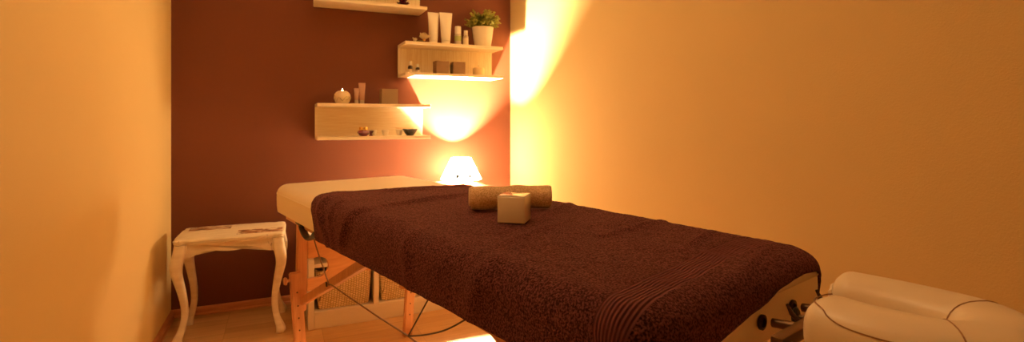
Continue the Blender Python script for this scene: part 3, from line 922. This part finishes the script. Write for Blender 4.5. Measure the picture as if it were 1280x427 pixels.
squeeze_tube('squeeze_tube', 1.405, -0.120, ZMT, 0.188, 0.078, 0.053, -0.08, 'white squeeze tube standing on its cap next to the pump bottle', 'white squeeze tubes', M['tube'], M['cap'], 0.026)

t = thing('pump_bottle', 'slim white pump bottle with clear cap and pale green label', 'bottle', (1.488, -0.100, ZMT))
obj('body', lathe(nb(), [(0, 0), (0.0195, 0), (0.0205, 0.002), (0.0205, 0.070), (0.017, 0.074), (0, 0.074)], 24), M['silver'], t)
obj('paper_label', lathe(nb(), [(0.0206, 0.032), (0.0212, 0.032), (0.0212, 0.062), (0.0206, 0.062), (0.0206, 0.032)], 24), M['green'], t)
obj('overcap', lathe(nb(), [(0, 0.074), (0.019, 0.074), (0.019, 0.116), (0.017, 0.121), (0, 0.122)], 24), M['cap'], t)
t = thing('small_bottle', 'small slim bottle with white cap left of the potted plant', 'bottle', (1.531, -0.120, ZMT))
obj('body', lathe(nb(), [(0, 0), (0.0150, 0), (0.0158, 0.002), (0.0158, 0.060), (0.010, 0.066), (0, 0.066)], 24), M['silver'], t)
obj('paper_label', lathe(nb(), [(0.0159, 0.010), (0.0164, 0.010), (0.0164, 0.050), (0.0159, 0.050), (0.0159, 0.010)], 24), M['label'], t)
obj('cap', lathe(nb(), [(0, 0.066), (0.0118, 0.066), (0.0122, 0.068), (0.0115, 0.096), (0, 0.098)], 20), M['cap'], t)

# potted plant
t = thing('potted_plant', 'bushy small-leaved green plant in a white pot on the shelf', 'plant', (1.645, -0.110, ZMT))
obj('pot', lathe(nb(), [(0, 0), (0.046, 0), (0.049, 0.003), (0.060, 0.070), (0.066, 0.118), (0.0665, 0.124), (0.063, 0.125), (0.061, 0.118), (0.056, 0.090), (0, 0.090)], 40), M['ceramic'], t, 50)
obj('soil', lathe(nb(), [(0, 0.0905), (0.0555, 0.0905), (0.0595, 0.109), (0.03, 0.114), (0, 0.115)], 24), M['soil'], t)
bl, bs = nb(), nb()
rnd = random.Random(3)
def leaf(bm, p, d, ln, wd):
    d = d.normalized(); s_ = d.cross(Vector((rnd.uniform(-1, 1), rnd.uniform(-1, 1), 1))).normalized(); n_ = s_.cross(d)
    a = bm.verts.new(p); b = bm.verts.new(p + d * ln * 0.5 + s_ * wd + n_ * ln * 0.08); c = bm.verts.new(p + d * ln); e = bm.verts.new(p + d * ln * 0.5 - s_ * wd + n_ * ln * 0.08)
    m_ = bm.verts.new(p + d * ln * 0.5 - n_ * ln * 0.03)
    bm.faces.new((a, b, m_)); bm.faces.new((b, c, m_)); bm.faces.new((c, e, m_)); bm.faces.new((e, a, m_))
for k in range(110):
    az = rnd.uniform(0, 2 * PI); el = math.acos(rnd.uniform(0.18, 1.0))
    L_ = rnd.uniform(0.082, 0.118) * (1.0 if el < 1.0 else 0.86)
    root = Vector((0.025 * math.cos(az) * rnd.random(), 0.025 * math.sin(az) * rnd.random(), 0.112))
    tipp = root + Vector((math.sin(el) * math.cos(az) * L_ * 0.98, math.sin(el) * math.sin(az) * L_ * 0.98, max(0.022, math.cos(el) * L_ * 1.06)))
    mid = root.lerp(tipp, 0.5) + Vector((0, 0, 0.014))
    pts = [Vector(q) for q in spline([tuple(root), tuple(mid), tuple(tipp)], 5)]
    tube(bs, pts, 0.0011, 4)
    for i in range(2, len(pts)):
        for m_ in range(4):
            dr = (pts[i] - pts[i - 1]).normalized() * 0.5 + Vector((rnd.uniform(-1, 1), rnd.uniform(-1, 1), rnd.uniform(-0.4, 1)))
            leaf(bl, pts[i], dr, rnd.uniform(0.009, 0.014), rnd.uniform(0.0048, 0.0070))
obj('foliage', bl, M['leaf'], t, 0); obj('stems', bs, M['twig'], t)

# cream flower
t = thing('orchid_flower', 'cream silk flower lying at the left end of the shelf', 'flower', (1.250, -0.162, ZMT))
def petal_mesh(ln, wd, cup, tilt, az, c):
    bm = nb(); rows = []
    rot = Matrix.Rotation(az, 4, 'Z') @ Matrix.Rotation(-tilt, 4, 'Y')
    N = 8
    for i in range(N + 1):
        f = i / N
        w = wd * math.sin(PI * min(1, 0.06 + 0.90 * f ** 0.8)) + 0.0005
        rows.append([Vector(c) + rot @ Vector((ln * f, w * s_, cup * (s_ * s_) + cup * 0.8 * f * f)) for s_ in (-1, -0.5, 0, 0.5, 1)])
    vs = [[bm.verts.new(p) for p in r] for r in rows]
    for a, b in zip(vs, vs[1:]):
        for i in range(4): bm.faces.new((a[i], a[i + 1], b[i + 1], b[i]))
    bmesh.ops.solidify(bm, geom=bm.faces[:], thickness=0.0010)
    return bm
cc = (0.012, 0, 0.018)
for az, ln, tl in ((0.2, 0.040, 0.35), (1.4, 0.036, 1.1), (2.8, 0.038, 0.75), (3.9, 0.034, 0.30), (5.2, 0.034, 0.35)):
    obj('petal', petal_mesh(ln * 1.12, 0.024, 0.010, tl, az, cc), M['petal'], t, 60)
obj('flower_heart', lathe(nb(), [(0, 0.010), (0.007, 0.012), (0.009, 0.020), (0.006, 0.027), (0, 0.030)], 14, cc[0], cc[1]), M['petalheart'], t)
bm = nb(); tube(bm, spline([(0.012, 0, 0.014), (-0.018, 0.004, 0.010), (-0.040, 0.002, 0.006), (-0.052, 0, 0.003)], 5), 0.0024, 8); obj('flower_stem', bm, M['twig'], t)
obj('bud', petal_mesh(0.026, 0.013, 0.007, 0.7, 2.7, (-0.040, 0.0, 0.004)), M['petal'], t, 60)
obj('bud', petal_mesh(0.024, 0.012, 0.006, 0.9, 1.0, (-0.040, 0.0, 0.004)), M['petal'], t, 60)
bm = nb()
lathe(bm, [(0, 0.0), (0.02, 0.0), (0.0215, 0.0015), (0.02, 0.003), (0, 0.0035)], 18)
bmesh.ops.scale(bm, vec=(1.7, 0.7, 1), verts=bm.verts)
obj('flower_leaf', bm, M['twig'], t)

# --- middle shelf, lower board
def dropper(x, y, z, r, h, label):
    t = thing('essential_oil_bottle', label, 'bottle', (x, y, z), 0, 'dark oil bottles')
    hb = h * 0.64
    obj('body', lathe(nb(), [(0, 0), (r - 0.001, 0), (r, 0.001), (r, hb * 0.78), (r * 0.85, hb * 0.92), (r * 0.5, hb), (0, hb)], 22), M['amber'], t, 50)
    obj('paper_label', lathe(nb(), [(r + 0.0001, hb * 0.12), (r + 0.0006, hb * 0.12), (r + 0.0006, hb * 0.52), (r + 0.0001, hb * 0.52), (r + 0.0001, hb * 0.12)], 22), M['label'], t)
    obj('cap', lathe(nb(), [(0, hb), (r * 0.62, hb), (r * 0.64, hb + 0.001), (r * 0.60, h - 0.001), (0, h)], 18), M['cap'], t)
    return t
dropper(1.188, -0.135, ZMB, 0.0140, 0.070, 'taller dark oil bottle with white cap at the left end of the shelf')
dropper(1.229, -0.145, ZMB, 0.0125, 0.054, 'shorter dark oil bottle with white cap, right of the taller one')
def square_block(name, x, y, z, w, h, dp, rz, label, mat, group=None):
    t = thing(name, label, 'candle holder', (x, y, z), rz, group)
    bm = nb(); secs = []
    q = w / 2; dq = dp / 2
    for sx_, z_ in ((1, 0.0), (1, h), (0.90, h), (0.88, h * 0.25)):
        secs.append([(px_ * q * sx_, py_ * dq * sx_, z_) for px_, py_ in ((1, 1), (-1, 1), (-1, -1), (1, -1))])
    loft(bm, secs)
    es = [e for e in bm.edges if abs(e.verts[0].co.z - e.verts[1].co.z) > 0.02 and abs(e.verts[0].co.x) > q * 0.98]
    bmesh.ops.bevel(bm, geom=es, offset=0.003, segments=2, affect='EDGES')
    obj('glass_box', bm, mat, t, 30)
    obj('tealight', lathe(nb(), [(0, h * 0.25), (0.018, h * 0.25), (0.018, h * 0.25 + 0.014), (0.016, h * 0.25 + 0.012), (0, h * 0.25 + 0.012)], 20), M['wax'], t)
    return t
square_block('square_candle_holder', 1.372, -0.130, ZMB, 0.078, 0.076, 0.070, 0.03, 'left one of two square brown candle holders on the shelf', M['brownbox'], 'square brown candle holders')
square_block('square_candle_holder', 1.476, -0.130, ZMB, 0.076, 0.076, 0.070, -0.02, 'right one of two square brown candle holders, beside the cream pillar candle', M['brownbox'], 'square brown candle holders')
t = thing('pillar_candle', 'stubby cream pillar candle with domed top in the shelf', 'candle', (1.614, -0.120, ZMB))
obj('wax_body', lathe(nb(), [(0, 0), (0.034, 0), (0.0355, 0.002), (0.0355, 0.044), (0.032, 0.049), (0.016, 0.055), (0, 0.058)], 30), M['wax'], t, 50)
obj('wick', lathe(nb(), [(0, 0.057), (0.0011, 0.057), (0.0009, 0.066), (0, 0.066)], 8), M['wick'], t)

# --- lowest shelf, top board
t = thing('round_candle_holder', 'round pale mosaic candle holder with a burning tealight', 'candle holder', (0.816, -0.105, ZLT))
prof = [(0, 0), (0.026, 0), (0.036, 0.008), (0.0435, 0.024), (0.0450, 0.036), (0.0420, 0.052), (0.033, 0.064), (0.022, 0.071), (0.0195, 0.070), (0.030, 0.060), (0.0385, 0.048), (0.041, 0.036), (0.036, 0.016), (0, 0.012)]
holder = obj('glass_globe', lathe(nb(), prof, 36), M['mosaic'], t, 60)
rv = random.Random(11)
for k in range(7):
    a0, z0 = rv.uniform(-PI, PI), rv.uniform(0.016, 0.040)
    pts = []
    for i in range(9):
        a = a0 + i * 0.12 * (1 if k % 2 else -1); z = min(0.058, max(0.010, z0 + 0.010 * math.sin(i * 0.7 + k)))
        # radius of the globe at this height
        r = 0.03
        for (r0, q0), (r1, q1) in zip(prof[1:7], prof[2:8]):
            if q0 <= z <= q1: r = r0 + (r1 - r0) * (z - q0) / (q1 - q0)
        pts.append((r * math.cos(a), r * math.sin(a), z))
    bm = nb(); tube(bm, pts, 0.0010, 5); obj('painted_vein', bm, M['vein'], holder)
obj('tealight', lathe(nb(), [(0, 0.012), (0.019, 0.012), (0.019, 0.050), (0.0175, 0.056), (0, 0.055)], 20), M['wax'], t)
obj('wick', lathe(nb(), [(0, 0.055), (0.0010, 0.055), (0.0008, 0.063), (0, 0.063)], 8), M['wick'], t)
obj('flame', lathe(nb(), [(0, 0.062), (0.0024, 0.0645), (0.0034, 0.069), (0.0026, 0.075), (0.0010, 0.081), (0, 0.084)], 14), M['flame'], t)
squeeze_tube('squeeze_tube', 0.891, -0.110, ZLT, 0.082, 0.028, 0.022, 0.1, 'shorter rose-coloured tube right of the burning candle', 'rose-coloured cosmetic tubes', M['pink'], M['silver'], 0.022)
squeeze_tube('squeeze_tube', 0.922, -0.100, ZLT, 0.113, 0.038, 0.027, 0.0, 'taller rose-coloured tube beside the shorter one', 'rose-coloured cosmetic tubes', M['pink'], M['silver'], 0.022)
square_block('square_votive', 1.068, -0.115, ZLT, 0.091, 0.086, 0.080, 0.0, 'square taupe frosted candle holder standing alone on the lowest shelf', M['taupe'])

# --- lowest shelf, lower board
t = thing('cosmetic_jar', 'round purple glass jar with gold lid at left on the lower board', 'jar', (0.927, -0.125, ZLB))
obj('body', lathe(nb(), [(0, 0), (0.018, 0), (0.024, 0.004), (0.0335, 0.016), (0.0345, 0.022), (0.030, 0.030), (0.024, 0.033), (0, 0.033)], 14), M['purple'], t, 20)
obj('gold_lid', lathe(nb(), [(0, 0.033), (0.0235, 0.033), (0.024, 0.034), (0.024, 0.048), (0.022, 0.051), (0, 0.051)], 28), M['gold'], t)
t = thing('glass_flower', 'small plum glass flower beside the gold-lidded jar', 'ornament', (0.971, -0.100, ZLB))
obj('flower_base', lathe(nb(), [(0, 0), (0.010, 0), (0.012, 0.004), (0.006, 0.010), (0, 0.012)], 12), M['plum'], t)
for k in range(6): obj('petal', petal_mesh(0.026, 0.009, 0.005, 0.75, k * PI / 3, (0, 0, 0.006)), M['purple'], t, 60)
def bowl_obj(name, x, y, z, r0, r1, h, label, mat, cat, group=None):
    bm = nb(); lathe(bm, [(0, 0), (r0 * 0.9, 0), (r0, 0.001), ((r0 + r1) / 2, h * 0.42), (r1, h - 0.001), (r1 - 0.0008, h), (r1 - 0.0025, h - 0.001), ((r0 + r1) / 2 - 0.003, h * 0.46), (r0 * 0.8, 0.006), (0, 0.005)], 30)
    return tag(obj(name, bm, mat, None, 50, (x, y, z)), label, cat, group)
bowl_obj('porcelain_cup', 1.047, -0.125, ZLB, 0.013, 0.0215, 0.033, 'small white cup standing alone mid-board, left of the black bowl', M['ceramic'], 'cup', 'small white cups')
bowl_obj('porcelain_cup', 1.133, -0.090, ZLB, 0.012, 0.0200, 0.034, 'small white cup half hidden behind the black bowl and gold stick', M['ceramic'], 'cup', 'small white cups')
bowl_obj('porcelain_cup', 0.992, -0.065, ZLB, 0.012, 0.0190, 0.033, 'small white cup behind the plum glass flower', M['ceramic'], 'cup', 'small white cups')
bowl_obj('black_bowl', 1.189, -0.125, ZLB, 0.020, 0.044, 0.038, 'small glossy black bowl at the right of the lower board', M['black'], 'bowl')
bm = nb(); tube(bm, [(1.108, -0.110, ZLB + 0.0430), (1.150, -0.122, ZLB + 0.0418), (1.205, -0.138, ZLB + 0.0405)], [0.0030, 0.0022, 0.0030], 8, 0.75)
tag(obj('honey_stick', bm, M['gold']), 'thin gold stick resting across the rim of the black bowl', 'stick')

# --- highest shelf
t = thing('lotus_candle_holder', 'dark plum lotus-shaped candle holder on the highest shelf', 'candle holder', (1.152, -0.105, ZUB))
obj('holder_base', lathe(nb(), [(0, 0), (0.030, 0), (0.033, 0.004), (0.026, 0.012), (0, 0.014)], 20), M['plum'], t)
for ringk, (nP, ln, tl, z_) in enumerate(((8, 0.042, 0.35, 0.008), (8, 0.044, 0.85, 0.010), (6, 0.046, 1.20, 0.012))):
    for k in range(nP): obj('petal', petal_mesh(ln, 0.014, 0.006, tl, 2 * PI * (k + 0.5 * (ringk % 2)) / nP, (0, 0, z_)), M['plum'], t, 60)

# ------------------------------------------------------------------ light and camera
def area(name, loc, size, power, color, rot):
    l = bpy.data.lights.new(name, 'AREA'); l.shape = 'DISK'; l.size = size; l.energy = power; l.color = color
    o = bpy.data.objects.new(name, l); COL.objects.link(o); o.location = loc; o.rotation_euler = rot; o['kind'] = 'helper'; return o
WARM = (1.0, 0.58, 0.25)
area('ceiling_light', (0.50, -1.95, 2.40), 0.22, 9.0, WARM, (0, 0, 0))
w = bpy.data.worlds.new('room_world'); sc.world = w; w.use_nodes = True
w.node_tree.nodes['Background'].inputs[0].default_value = (0.02, 0.012, 0.006, 1)
w.node_tree.nodes['Background'].inputs[1].default_value = 1.0

cd = bpy.data.cameras.new('camera'); cam = bpy.data.objects.new('camera', cd); COL.objects.link(cam)
cam.location = (0.502, -3.072, 1.0); cam.rotation_euler = (PI / 2, 0, -math.radians(24.376))
cd.sensor_width = 36; cd.lens = 18.0; cd.shift_y = -63.5 / 1280; cd.clip_start = 0.02
cd.dof.use_dof = True; cd.dof.focus_distance = 1.15; cd.dof.aperture_fstop = 6.3
sc.camera = cam
sc.view_settings.view_transform = 'Standard'; sc.view_settings.look = 'None'
sc.view_settings.exposure = -0.18; sc.view_settings.gamma = 1.0; sc.view_settings.use_curve_mapping = False
sc.cycles.use_denoising = True
sc.cycles.max_bounces = 10; sc.cycles.diffuse_bounces = 6
sc.cycles.sample_clamp_indirect = 4.0
